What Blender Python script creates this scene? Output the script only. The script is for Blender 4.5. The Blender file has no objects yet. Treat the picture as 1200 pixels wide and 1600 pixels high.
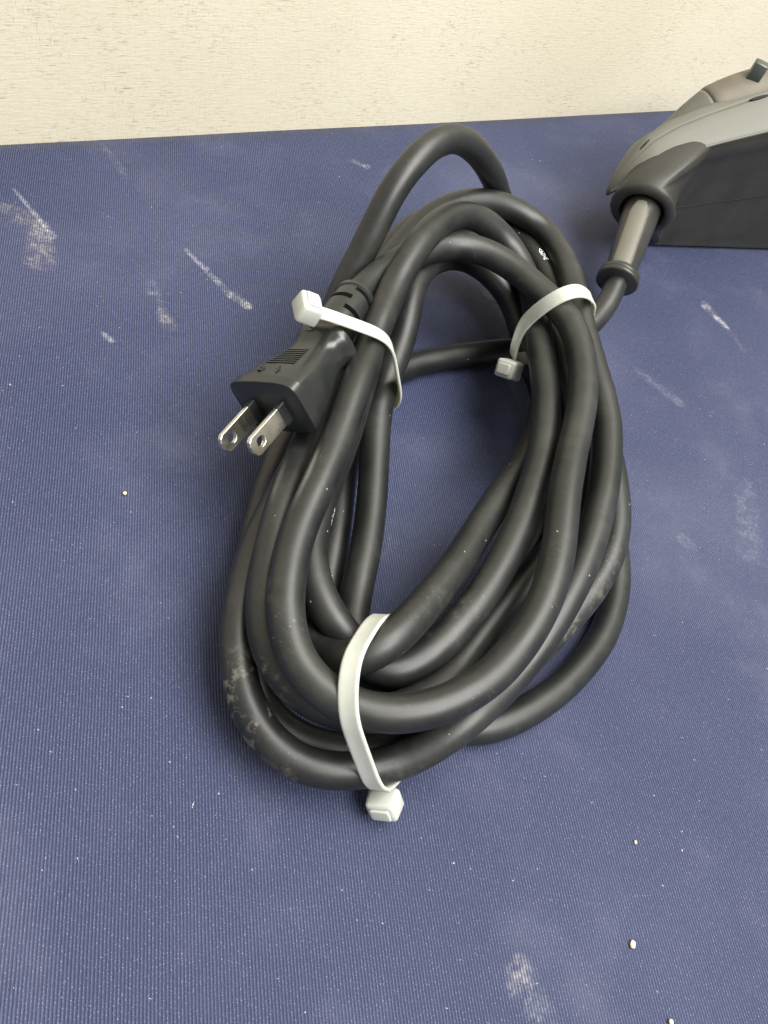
import bpy, bmesh, math, random
from mathutils import Vector, Matrix, noise

random.seed(7)
MM = 0.001
scene = bpy.context.scene
COL = scene.collection

# ---------------------------------------------------------------- camera
CAM_H = 225.0
PITCH, ROLL = math.radians(51.418), math.radians(26.257)
fwd = Vector((0, math.cos(PITCH), -math.sin(PITCH)))
up0 = Vector((0, math.sin(PITCH), math.cos(PITCH)))
rt0 = Vector((1, 0, 0))
rt = math.cos(ROLL) * rt0 + math.sin(ROLL) * up0
up = -math.sin(ROLL) * rt0 + math.cos(ROLL) * up0
cam_data = bpy.data.cameras.new('camera')
cam = bpy.data.objects.new('camera', cam_data)
COL.objects.link(cam)
cam_data.sensor_fit = 'VERTICAL'
cam_data.sensor_height = 36.0
cam_data.lens = 36.0 * 1300.0 / 1600.0
cam_data.clip_start = 0.005
cam_data.clip_end = 50.0
m = Matrix.Identity(4)
for r_ in range(3):
    m[r_][0], m[r_][1], m[r_][2] = rt[r_], up[r_], -fwd[r_]
m.translation = Vector((0, 0, CAM_H * MM))
cam.matrix_world = m
scene.camera = cam

# ---------------------------------------------------------------- world and lamps
world = bpy.data.worlds.new('World')
scene.world = world
world.use_nodes = True
bg = world.node_tree.nodes['Background']
bg.inputs['Color'].default_value = (1.0, 0.98, 0.94, 1)
bg.inputs['Strength'].default_value = 0.38


def area_lamp(name, loc, target, sx, sy, watts, col):
    ld = bpy.data.lights.new(name, 'AREA')
    ld.shape = 'RECTANGLE'
    ld.size, ld.size_y = sx, sy
    ld.energy = watts
    ld.color = col
    o = bpy.data.objects.new(name, ld)
    COL.objects.link(o)
    o.location = loc
    d = Vector(target) - Vector(loc)
    o.rotation_euler = d.to_track_quat('-Z', 'Y').to_euler()
    return o


area_lamp('ceiling_or_fill_lamp', (0.36, 0.46, 1.60), (0.1, 0.25, 0), 1.6, 1.0, 58, (1.0, 0.975, 0.925))
area_lamp('ceiling_or_fill_lamp', (1.20, -0.50, 1.75), (0.0, 0.45, 0.15), 1.2, 0.6, 42, (1.0, 0.975, 0.925))  # added fill lamp aimed at the wall to brighten it, not a known fixture

vs = scene.view_settings
vs.view_transform = 'Standard'
vs.look = 'None'
vs.exposure = 0.18
vs.gamma = 1.0
vs.use_curve_mapping = False


# ---------------------------------------------------------------- node helpers
class NT:
    def __init__(self, name):
        self.mat = bpy.data.materials.new(name)
        self.mat.use_nodes = True
        self.t = self.mat.node_tree
        self.bsdf = self.t.nodes['Principled BSDF']

    def n(self, kind, **kw):
        nd = self.t.nodes.new(kind)
        for k, v in kw.items():
            setattr(nd, k, v)
        return nd

    def put(self, sock, v):
        if isinstance(v, bpy.types.NodeSocket):
            self.t.links.new(v, sock)
        elif v is not None:
            if sock.type == 'RGBA' and len(v) == 3:
                v = (*v, 1)
            sock.default_value = v

    def math(self, op, a, b=None, c=None, clamp=False):
        nd = self.n('ShaderNodeMath', operation=op, use_clamp=clamp)
        for i, v in enumerate((a, b, c)):
            self.put(nd.inputs[i], v)
        return nd.outputs[0]

    def vmath(self, op, a, b=None):
        nd = self.n('ShaderNodeVectorMath', operation=op)
        self.put(nd.inputs[0], a)
        if b is not None:
            self.put(nd.inputs[1], b)
        return nd.outputs['Value'] if op in ('DOT_PRODUCT', 'LENGTH', 'DISTANCE') else nd.outputs[0]

    def coord(self, which='Object'):
        return self.n('ShaderNodeTexCoord').outputs[which]

    def mapping(self, vec, loc=(0, 0, 0), rot=(0, 0, 0), scale=(1, 1, 1)):
        nd = self.n('ShaderNodeMapping')
        self.put(nd.inputs['Vector'], vec)
        nd.inputs['Location'].default_value = loc
        nd.inputs['Rotation'].default_value = rot
        nd.inputs['Scale'].default_value = scale
        return nd.outputs[0]

    def noise(self, vec, scale, detail=3.0, rough=0.55, dist=0.0):
        nd = self.n('ShaderNodeTexNoise')
        self.put(nd.inputs['Vector'], vec)
        nd.inputs['Scale'].default_value = scale
        nd.inputs['Detail'].default_value = detail
        nd.inputs['Roughness'].default_value = rough
        nd.inputs['Distortion'].default_value = dist
        return nd.outputs['Fac']

    def ramp(self, v, lo, hi, a=0.0, b=1.0, smooth=True):
        nd = self.n('ShaderNodeMapRange')
        nd.interpolation_type = 'SMOOTHSTEP' if smooth else 'LINEAR'
        self.put(nd.inputs[0], v)
        nd.inputs[1].default_value = lo
        nd.inputs[2].default_value = hi
        nd.inputs[3].default_value = a
        nd.inputs[4].default_value = b
        return nd.outputs[0]

    def mix(self, fac, a, b):
        nd = self.n('ShaderNodeMix', data_type='RGBA')
        self.put(nd.inputs[0], fac)
        self.put(nd.inputs[6], a)
        self.put(nd.inputs[7], b)
        return nd.outputs[2]

    def bump(self, h, strength, dist, normal=None):
        nd = self.n('ShaderNodeBump')
        nd.inputs['Strength'].default_value = strength
        nd.inputs['Distance'].default_value = dist
        self.put(nd.inputs['Height'], h)
        if normal is not None:
            self.put(nd.inputs['Normal'], normal)
        return nd.outputs[0]

    def set(self, **kw):
        for k, v in kw.items():
            self.put(self.bsdf.inputs[k.replace('_', ' ')], v)


def segment_mask(nt, xy, p, q, w0, w1):
    """soft mask round the segment p-q (metres) that is w0 wide at p and w1 wide at q"""
    p, q = Vector(p), Vector(q)
    d = q - p
    L2 = max(d.length_squared, 1e-12)
    rel = nt.vmath('SUBTRACT', xy, (p.x, p.y, 0))
    t = nt.math('DIVIDE', nt.vmath('DOT_PRODUCT', rel, (d.x, d.y, 0)), L2, clamp=True)
    foot = nt.n('ShaderNodeVectorMath', operation='SCALE')
    foot.inputs[0].default_value = (d.x, d.y, 0)
    nt.put(foot.inputs['Scale'], t)
    dist = nt.vmath('DISTANCE', rel, foot.outputs[0])
    w = nt.math('MULTIPLY_ADD', t, w1 - w0, w0)
    return nt.math('SUBTRACT', 1.0, nt.math('DIVIDE', dist, w), clamp=True)


# ---------------------------------------------------------------- materials
RIB = math.radians(-29.669)
RIB_N = (math.cos(RIB), -math.sin(RIB), 0)
RIB_D = (math.sin(RIB), math.cos(RIB), 0)
RIB_PITCH = 0.834 * MM


def mat_cloth():
    t = NT('navy_ribbed_cloth')
    co = t.coord()
    flat = t.vmath('MULTIPLY', co, (1, 1, 0))
    u = t.vmath('DOT_PRODUCT', flat, RIB_N)
    v = t.vmath('DOT_PRODUCT', flat, RIB_D)
    wob = t.noise(flat, 40, 2)
    ph = t.math('MULTIPLY', u, 2 * math.pi / RIB_PITCH)
    ph = t.math('MULTIPLY_ADD', wob, 3.0, ph)
    s = t.math('MULTIPLY_ADD', t.math('SINE', ph), 0.5, 0.5)
    # thread breaks along the ribs
    cmb = t.n('ShaderNodeCombineXYZ')
    t.put(cmb.inputs[0], t.math('DIVIDE', u, RIB_PITCH))
    t.put(cmb.inputs[1], t.math('DIVIDE', v, 2.6 * MM))
    yarn = t.noise(cmb.outputs[0], 1.0, 2, 0.6)
    fine = t.noise(flat, 2600, 1, 0.5)
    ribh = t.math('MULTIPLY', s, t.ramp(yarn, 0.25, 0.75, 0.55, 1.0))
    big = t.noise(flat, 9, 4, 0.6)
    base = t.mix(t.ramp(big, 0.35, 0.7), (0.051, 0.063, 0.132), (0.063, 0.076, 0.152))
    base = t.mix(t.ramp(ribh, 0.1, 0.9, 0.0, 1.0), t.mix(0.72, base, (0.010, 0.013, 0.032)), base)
    base = t.mix(t.math('MULTIPLY', t.ramp(fine, 0.55, 0.80, 0.0, 0.75), ribh), base, (0.33, 0.34, 0.47))  # yarn glints painted into the rib colour
    # rubbed-in pale dust
    dust_n = t.noise(flat, 22, 5, 0.62)
    dust = t.math('ADD', t.ramp(dust_n, 0.48, 0.82, 0.0, 0.09), t.ramp(t.noise(flat, 4.5, 3, 0.5), 0.45, 0.75, 0.0, 0.10))
    base = t.mix(dust, base, (0.36, 0.37, 0.46))
    # chalky scuffs, each with its own place and outline
    grain = t.noise(flat, 700, 3, 0.7)
    grit = t.noise(flat, 160, 4, 0.65)
    rough_edge = t.math('MULTIPLY', t.ramp(grain, 0.30, 0.66), t.ramp(grit, 0.38, 0.62, 0.12, 1.0))
    tan, white = (0.55, 0.50, 0.42), (0.62, 0.62, 0.66)
    marks = [
        ((-188, 244), (-160, 229), 1.0, 1.8, 0.60, white),
        ((-186, 231), (-170, 231), 6.0, 5.0, 0.42, tan), ((-168, 231), (-156, 215), 5.0, 7.0, 0.50, tan),
        ((-119, 229), (-116, 226), 3.5, 3.5, 0.25, white),
        ((-112, 224), (-103, 214), 1.6, 4.0, 0.50, tan),
        ((-118, 255.5), (-92, 244), 1.3, 2.2, 0.55, white), ((-92, 244.5), (-84, 242.5), 2.4, 2.8, 0.80, (0.60, 0.58, 0.52)),
        ((-118, 196), (-114, 195), 1.6, 1.4, 0.55, white),
        ((-91, 366), (-82, 369), 1.8, 2.6, 0.50, white),
        ((-180, 293), (-160, 281), 2.0, 2.5, 0.18, white),
        ((-10, 330), (0, 317), 3.2, 2.6, 0.50, (0.50, 0.49, 0.52)), ((0, 317), (11, 307), 3.0, 2.2, 0.35, white),
        ((100, 391), (112, 382), 3.6, 2.2, 0.85, (0.68, 0.66, 0.60)), ((112, 382), (124, 368), 2.5, 1.6, 0.22, white),
        ((84.0, 62.5), (85, 61), 4.6, 5.0, 0.60, (0.50, 0.48, 0.42)), ((85, 61), (96, 54), 6.0, 4.0, 0.20, white),
        ((75, 317), (95, 310), 3.0, 4.0, 0.20, white),
        ((131, 278), (136, 243), 6.0, 7.0, 0.18, white), ((108, 233), (112, 231), 4.0, 4.0, 0.18, white),
        ((-61, 184), (-58, 182), 4.0, 4.0, 0.16, white),
        ((4, 168), (6, 166), 6.0, 6.0, 0.14, white),
        ((150, 330), (180, 290), 10.0, 12.0, 0.12, white),
    ]
    rough_edge = t.math('MULTIPLY', rough_edge, t.math('MULTIPLY_ADD', ribh, 0.85, 0.25))
    wgrain = t.math('MULTIPLY_ADD', t.noise(flat, 110, 4, 0.7), 10 * MM, -5 * MM)
    off = t.n('ShaderNodeCombineXYZ')
    t.put(off.inputs[0], wgrain)
    t.put(off.inputs[1], t.math('MULTIPLY', wgrain, -0.7))
    warped = t.vmath('ADD', flat, off.outputs[0])
    for p, q, w0, w1, st, colr in marks:
        mk = segment_mask(t, warped, Vector(p) * MM, Vector(q) * MM, w0 * MM, w1 * MM)
        fac = t.math('MULTIPLY', t.math('MULTIPLY', mk, 1.6, clamp=True), t.math('MULTIPLY', rough_edge, st))
        base = t.mix(fac, base, colr)
    # lint specks
    lint = t.noise(t.mapping(flat, rot=(0, 0, 0.6), scale=(1, 1.7, 1)), 620, 2, 0.55)
    base = t.mix(t.ramp(lint, 0.71, 0.80, 0.0, 0.55), base, (0.66, 0.66, 0.70))
    lint2 = t.noise(t.mapping(flat, loc=(4, 2, 0), rot=(0, 0, -0.4), scale=(1.4, 1, 1)), 300, 2, 0.6)
    base = t.mix(t.ramp(lint2, 0.765, 0.79, 0.0, 0.7), base, (0.70, 0.70, 0.72))
    t.set(Base_Color=base, Roughness=0.60, Sheen_Weight=0.05, Sheen_Roughness=0.4)
    t.bsdf.inputs['Specular IOR Level'].default_value = 0.22
    hgt = t.math('ADD', t.math('MULTIPLY', ribh, 1.0), t.math('MULTIPLY', fine, 0.25))
    t.set(Normal=t.bump(hgt, 0.7, 0.25 * MM))
    return t.mat


def mat_wall():
    t = NT('cream_woven_wall_cloth')
    co = t.coord()
    base = t.mix(t.ramp(t.noise(co, 6, 3), 0.3, 0.7), (0.71, 0.66, 0.52), (0.77, 0.72, 0.58))
    wv1 = t.noise(t.mapping(co, scale=(1, 1, 9)), 170, 3, 0.65)
    wv2 = t.noise(t.mapping(co, scale=(9, 1, 1)), 170, 3, 0.65)
    fine = t.noise(t.mapping(co, scale=(1, 1, 1.6)), 900, 2, 0.6)
    base = t.mix(t.ramp(fine, 0.45, 0.75, 0, 0.35), base, (0.60, 0.53, 0.38))
    clump = t.ramp(t.noise(co, 45, 3, 0.6), 0.42, 0.66)
    # dark fibres caught in the weave, lengthwise and crosswise
    f1 = t.ramp(t.noise(t.mapping(co, scale=(1, 1, 8)), 210, 2.5, 0.7, 0.4), 0.56, 0.68)
    f2 = t.ramp(t.noise(t.mapping(co, loc=(3, 0, 1), scale=(8, 1, 1)), 200, 2.5, 0.7, 0.4), 0.59, 0.71)
    base = t.mix(t.math('MULTIPLY', f1, t.math('MULTIPLY_ADD', clump, 0.40, 0.20)), base, (0.27, 0.22, 0.14))
    base = t.mix(t.math('MULTIPLY', f2, t.math('MULTIPLY_ADD', clump, 0.36, 0.14)), base, (0.27, 0.22, 0.14))
    t.set(Base_Color=base, Roughness=0.85)
    t.bsdf.inputs['Specular IOR Level'].default_value = 0.2
    t.set(Normal=t.bump(t.math('ADD', wv1, wv2), 0.35, 0.35 * MM))
    return t.mat


def mat_cable():
    t = NT('black_cable_rubber')
    co = t.coord()
    n1 = t.noise(co, 60, 4, 0.6)
    n2 = t.noise(co, 420, 3, 0.6)
    base = t.mix(t.ramp(n1, 0.35, 0.7), (0.0065, 0.0078, 0.0078), (0.0130, 0.0148, 0.0142))
    film = t.ramp(t.noise(co, 34, 6, 0.72), 0.46, 0.74, 0, 0.40)
    base = t.mix(film, base, (0.055, 0.057, 0.051))
    # smeared dried residue where the coil was dragged
    grit = t.ramp(t.noise(co, 330, 4, 0.7), 0.47, 0.60)
    blot = t.ramp(t.noise(co, 120, 3, 0.6), 0.44, 0.58)
    rough = t.math('MULTIPLY_ADD', n1, 0.18, 0.37)
    for c, r, st in (((-12, 88, 22), 16, .75), ((-9, 76, 15), 12, .7), ((6, 70, 12), 11, .7), ((84, 180, 30), 14, .6), ((80, 165, 26), 14, .6), ((70, 150, 24), 13, .55),
                     ((-22, 108, 40), 9, .55), ((30, 128, 36), 14, .12), ((45, 170, 34), 15, .12), ((60, 100, 18), 14, .15), ((40, 85, 20), 14, .12)):
        d = t.vmath('DISTANCE', co, tuple(x * MM for x in c))
        mk = t.math('MULTIPLY', t.ramp(d, r * MM, r * 0.35 * MM), t.math('MULTIPLY', t.math('MULTIPLY', grit, blot), st * 0.62))
        base = t.mix(mk, base, (0.23, 0.21, 0.175))
    # pale rub marks
    rub = t.ramp(t.noise(t.mapping(co, rot=(0.2, 0.1, 0.7), scale=(1, 2.4, 1)), 520, 4, 0.7), 0.60, 0.70)
    for c in ((-9.6, 99.4, 40.2), (-9.3, 97.4, 38.8), (22.8, 129.8, 40.7), (19.5, 122.2, 42.1), (34.5, 131.4, 36.5), (34.8, 134.0, 37.0), (71.1, 178.9, 27.6), (70.1, 172.5, 26.3), (71.3, 189.0, 29.5), (44.5, 107.0, 40.4), (49.6, 153.1, 49.9), (7.3, 80.1, 18.4)):
        d = t.vmath('DISTANCE', co, tuple(x * MM for x in c))
        base = t.mix(t.math('MULTIPLY', t.ramp(d, 9.0 * MM, 0.5 * MM), t.math('MULTIPLY', rub, 0.38)), base, (0.30, 0.29, 0.26))
    # faint pale scratches and lint
    sc = t.ramp(t.noise(t.mapping(co, rot=(0.3, 0.5, 0.4), scale=(1, 9, 1)), 210, 2, 0.6), 0.66, 0.76)
    base = t.mix(t.math('MULTIPLY', sc, 0.10), base, (0.32, 0.31, 0.28))
    vo = t.n('ShaderNodeTexVoronoi', feature='F1')
    t.put(vo.inputs['Vector'], co)
    vo.inputs['Scale'].default_value = 190
    sep = t.n('ShaderNodeSeparateColor')
    t.put(sep.inputs[0], vo.outputs['Color'])
    sp = t.math('MULTIPLY', t.math('LESS_THAN', vo.outputs['Distance'], 0.05), t.math('GREATER_THAN', sep.outputs[0], 0.6))
    base = t.mix(t.math('MULTIPLY', sp, 0.6), base, (0.5, 0.5, 0.47))
    t.set(Base_Color=base, Roughness=rough)
    t.bsdf.inputs['Specular IOR Level'].default_value = 0.62
    t.set(Normal=t.bump(t.math('ADD', n2, t.math('MULTIPLY', grit, 0.4)), 0.06, 0.25 * MM))
    return t.mat


def mat_plain(name, col, rough, spec=0.5, metal=0.0, var=0.15, nscale=120, bump=0.05, sss=0.0, coat=0.0):
    t = NT(name)
    co = t.coord()
    n1 = t.noise(co, nscale, 4, 0.6)
    a = tuple(c * (1 - var) for c in col)
    b = tuple(min(1, c * (1 + var)) for c in col)
    t.set(Base_Color=t.mix(t.ramp(n1, 0.3, 0.7), a, b), Roughness=t.math('MULTIPLY_ADD', n1, 0.16, rough - 0.08), Metallic=metal)
    t.bsdf.inputs['Specular IOR Level'].default_value = spec
    if sss:
        t.bsdf.inputs['Subsurface Weight'].default_value = sss
        t.bsdf.inputs['Subsurface Radius'].default_value = (1.0, 0.95, 0.8)
        t.bsdf.inputs['Subsurface Scale'].default_value = 2.0 * MM
    if coat:
        t.bsdf.inputs['Coat Weight'].default_value = coat
    if bump:
        t.set(Normal=t.bump(t.noise(co, nscale * 12, 2, 0.6), bump, 0.15 * MM))
    return t.mat


def mat_blade():
    t = NT('worn_nickel')
    co = t.coord()
    n1 = t.noise(co, 140, 2, 0.5)
    sc = t.noise(t.mapping(co, rot=(0, 0, 0.5), scale=(1, 5, 5)), 45, 2, 0.5)
    base = t.mix(t.ramp(n1, 0.30, 0.70), (0.66, 0.62, 0.50), (0.84, 0.81, 0.72))
    base = t.mix(t.ramp(n1, 0.62, 0.80, 0, 0.25), base, (0.34, 0.31, 0.25))
    t.set(Base_Color=base, Metallic=1.0, Roughness=t.ramp(sc, 0.3, 0.7, 0.24, 0.34))
    t.set(Normal=t.bump(sc, 0.02, 0.1 * MM))
    return t.mat


M_CLOTH = mat_cloth()
M_WALL = mat_wall()
M_CABLE = mat_cable()
M_PLUG = mat_plain('black_plug_vinyl', (0.016, 0.018, 0.018), 0.30, 0.6, nscale=90, bump=0.03)
M_DARK = mat_plain('dark_groove', (0.008, 0.008, 0.008), 0.6, 0.3)
M_NYLON = mat_plain('milky_nylon', (0.50, 0.515, 0.475), 0.36, 0.5, var=0.05, nscale=80, bump=0.02, sss=0.85)
M_BLADE = mat_blade()
M_HOUSE = mat_plain('black_tool_housing', (0.032, 0.031, 0.027), 0.46, 0.45, nscale=60, bump=0.22)
M_SHELL = mat_plain('grey_beige_tool_shell', (0.115, 0.115, 0.098), 0.50, 0.45, var=0.04, nscale=40, bump=0.03)
M_GRIP = mat_plain('brown_grey_grip', (0.125, 0.110, 0.085), 0.55, 0.4, nscale=60, bump=0.2)
M_METAL = mat_plain('grey_steel', (0.10, 0.115, 0.10), 0.42, 0.5, metal=0.6)
M_BOOT = mat_plain('black_boot_rubber', (0.030, 0.029, 0.026), 0.36, 0.5, nscale=60)
M_BOOTFLAT = mat_plain('beige_boot_strip', (0.135, 0.128, 0.106), 0.50, 0.5, var=0.06, nscale=60)
M_PRINT = mat_plain('white_print', (0.75, 0.78, 0.76), 0.5, 0.4, var=0.25, nscale=900, bump=0)
M_CRUMB = mat_plain('pale_crumb', (0.62, 0.55, 0.38), 0.7, 0.3, nscale=400, bump=0.2)


# ---------------------------------------------------------------- mesh helpers
def V(x, y, z):
    return Vector((x, y, z)) * MM


def link_mesh(name, verts, faces, mat, parent=None, smooth=True):
    me = bpy.data.meshes.new(name)
    me.from_pydata([tuple(v) for v in verts], [], faces)
    me.update()
    bm = bmesh.new()
    bm.from_mesh(me)
    bmesh.ops.recalc_face_normals(bm, faces=bm.faces)
    bm.to_mesh(me)
    bm.free()
    if smooth:
        me.polygons.foreach_set('use_smooth', [True] * len(me.polygons))
    me.materials.append(mat)
    o = bpy.data.objects.new(name, me)
    COL.objects.link(o)
    if parent is not None:
        o.parent = parent
        o.matrix_parent_inverse = parent.matrix_world.inverted()
    return o


def empty(name, loc, label, category, group=None):
    o = bpy.data.objects.new(name, None)
    COL.objects.link(o)
    o.location = loc
    o.empty_display_size = 0.01
    o.matrix_world = Matrix.Translation(loc)
    o['label'] = label
    o['category'] = category
    if group:
        o['group'] = group
    return o


def catmull(P, per):
    out = []
    n = len(P)
    for i in range(n - 1):
        p0, p1, p2, p3 = P[max(i - 1, 0)], P[i], P[i + 1], P[min(i + 2, n - 1)]
        for k in range(per):
            t = k / per
            out.append(0.5 * ((2 * p1) + (p2 - p0) * t + (2 * p0 - 5 * p1 + 4 * p2 - p3) * t * t + (3 * p1 - p0 - 3 * p2 + p3) * t ** 3))
    out.append(P[-1].copy())
    return out


def frames(P):
    """tangent and parallel-transported normal and binormal for every point"""
    n = len(P)
    T = [(P[min(i + 1, n - 1)] - P[max(i - 1, 0)]).normalized() for i in range(n)]
    a = Vector((0, 0, 1)).cross(T[0])
    N = [a.normalized()]
    for i in range(1, n):
        q = T[i - 1].rotation_difference(T[i])
        v = q @ N[-1]
        v = (v - T[i] * v.dot(T[i])).normalized()
        N.append(v)
    return T, N, [T[i].cross(N[i]) for i in range(n)]


def sweep(P, rad, seg, F=None, cap=True):
    """tube along P; rad(i, theta) gives the radius"""
    T, N, B = F or frames(P)
    vs_, fs = [], []
    for i, p in enumerate(P):
        for k in range(seg):
            th = 2 * math.pi * k / seg
            r = rad(i, th)
            vs_.append(p + (N[i] * math.cos(th) + B[i] * math.sin(th)) * r)
    for i in range(len(P) - 1):
        for k in range(seg):
            k2 = (k + 1) % seg
            fs.append((i * seg + k, i * seg + k2, (i + 1) * seg + k2, (i + 1) * seg + k))
    if cap:
        fs.append(tuple(range(seg)))
        fs.append(tuple((len(P) - 1) * seg + k for k in range(seg)))
    return vs_, fs


def loft(rings, cap=True):
    seg = len(rings[0])
    vs_ = [v for r in rings for v in r]
    fs = []
    for i in range(len(rings) - 1):
        for k in range(seg):
            k2 = (k + 1) % seg
            fs.append((i * seg + k, i * seg + k2, (i + 1) * seg + k2, (i + 1) * seg + k))
    if cap:
        fs.append(tuple(range(seg)))
        fs.append(tuple((len(rings) - 1) * seg + k for k in range(seg)))
    return vs_, fs


def bevelled_box(sx, sy, sz, b, seg=2):
    bm = bmesh.new()
    bmesh.ops.create_cube(bm, size=1.0)
    for v in bm.verts:
        v.co = Vector((v.co.x * sx, v.co.y * sy, v.co.z * sz))
    bmesh.ops.bevel(bm, geom=bm.edges[:], offset=b, segments=seg, profile=0.5, affect='EDGES')
    vs_ = [v.co.copy() for v in bm.verts]
    bm.verts.index_update()
    fs = [tuple(v.index for v in f.verts) for f in bm.faces]
    bm.free()
    return vs_, fs


# ---------------------------------------------------------------- the surface and the wall
W0 = Vector((-88.6, 409.3, 0))
W_A = Vector((0.6275, 0.7786, 0))      # along the wall
W_B = Vector((0.7786, -0.6275, 0))     # out from the wall


def build_setting():
    na, nb = 150, 90
    a0, a1, b0, b1 = -800, 1300, -2, 880
    verts, faces = [], []
    for j in range(nb + 1):
        for i in range(na + 1):
            a = a0 + (a1 - a0) * i / na
            b = b0 + (b1 - b0) * j / nb
            p = W0 + W_A * a + W_B * b
            h = noise.noise(Vector((p.x * 0.008, p.y * 0.008, 3.1))) * 0.5 + noise.noise(Vector((p.x * 0.02, p.y * 0.02, 9.0))) * 0.25
            verts.append(V(p.x, p.y, min(h - 0.35, 0.0)))
    for j in range(nb):
        for i in range(na):
            k = j * (na + 1) + i
            faces.append((k, k + 1, k + na + 2, k + na + 1))
    # hanging skirt and underside so the table has thickness
    n0 = len(verts)
    ring = [i for i in range(na + 1)] + [(j + 1) * (na + 1) - 1 for j in range(1, nb + 1)] + [nb * (na + 1) + i for i in range(na - 1, -1, -1)] + [j * (na + 1) for j in range(nb - 1, 0, -1)]
    for k in ring:
        v = verts[k]
        verts.append(Vector((v.x, v.y, v.z - 0.03)))
    L = len(ring)
    for k in range(L):
        faces.append((ring[k], ring[(k + 1) % L], n0 + (k + 1) % L, n0 + k))
    faces.append(tuple(n0 + k for k in range(L)))
    o = link_mesh('table_surface', verts, faces, M_CLOTH)
    o['kind'] = 'structure'
    o['label'] = 'navy blue ribbed cloth covering the table, scuffed with chalky marks'
    # wall: local x along the wall, local z up
    bx, fc = bevelled_box(2.6, 0.03, 1.5, 0.002, 1)
    w = link_mesh('wall', bx, fc, M_WALL, smooth=False)
    ang = math.atan2(W_A.y, W_A.x)
    c = W0 + W_A * 250 - W_B * 15.5
    w.rotation_euler = (0, 0, ang)
    w.location = V(c.x, c.y, 750 - 20)
    w['kind'] = 'structure'
    w['label'] = 'cream wall covered in flecked woven fabric behind the table'


build_setting()

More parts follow.
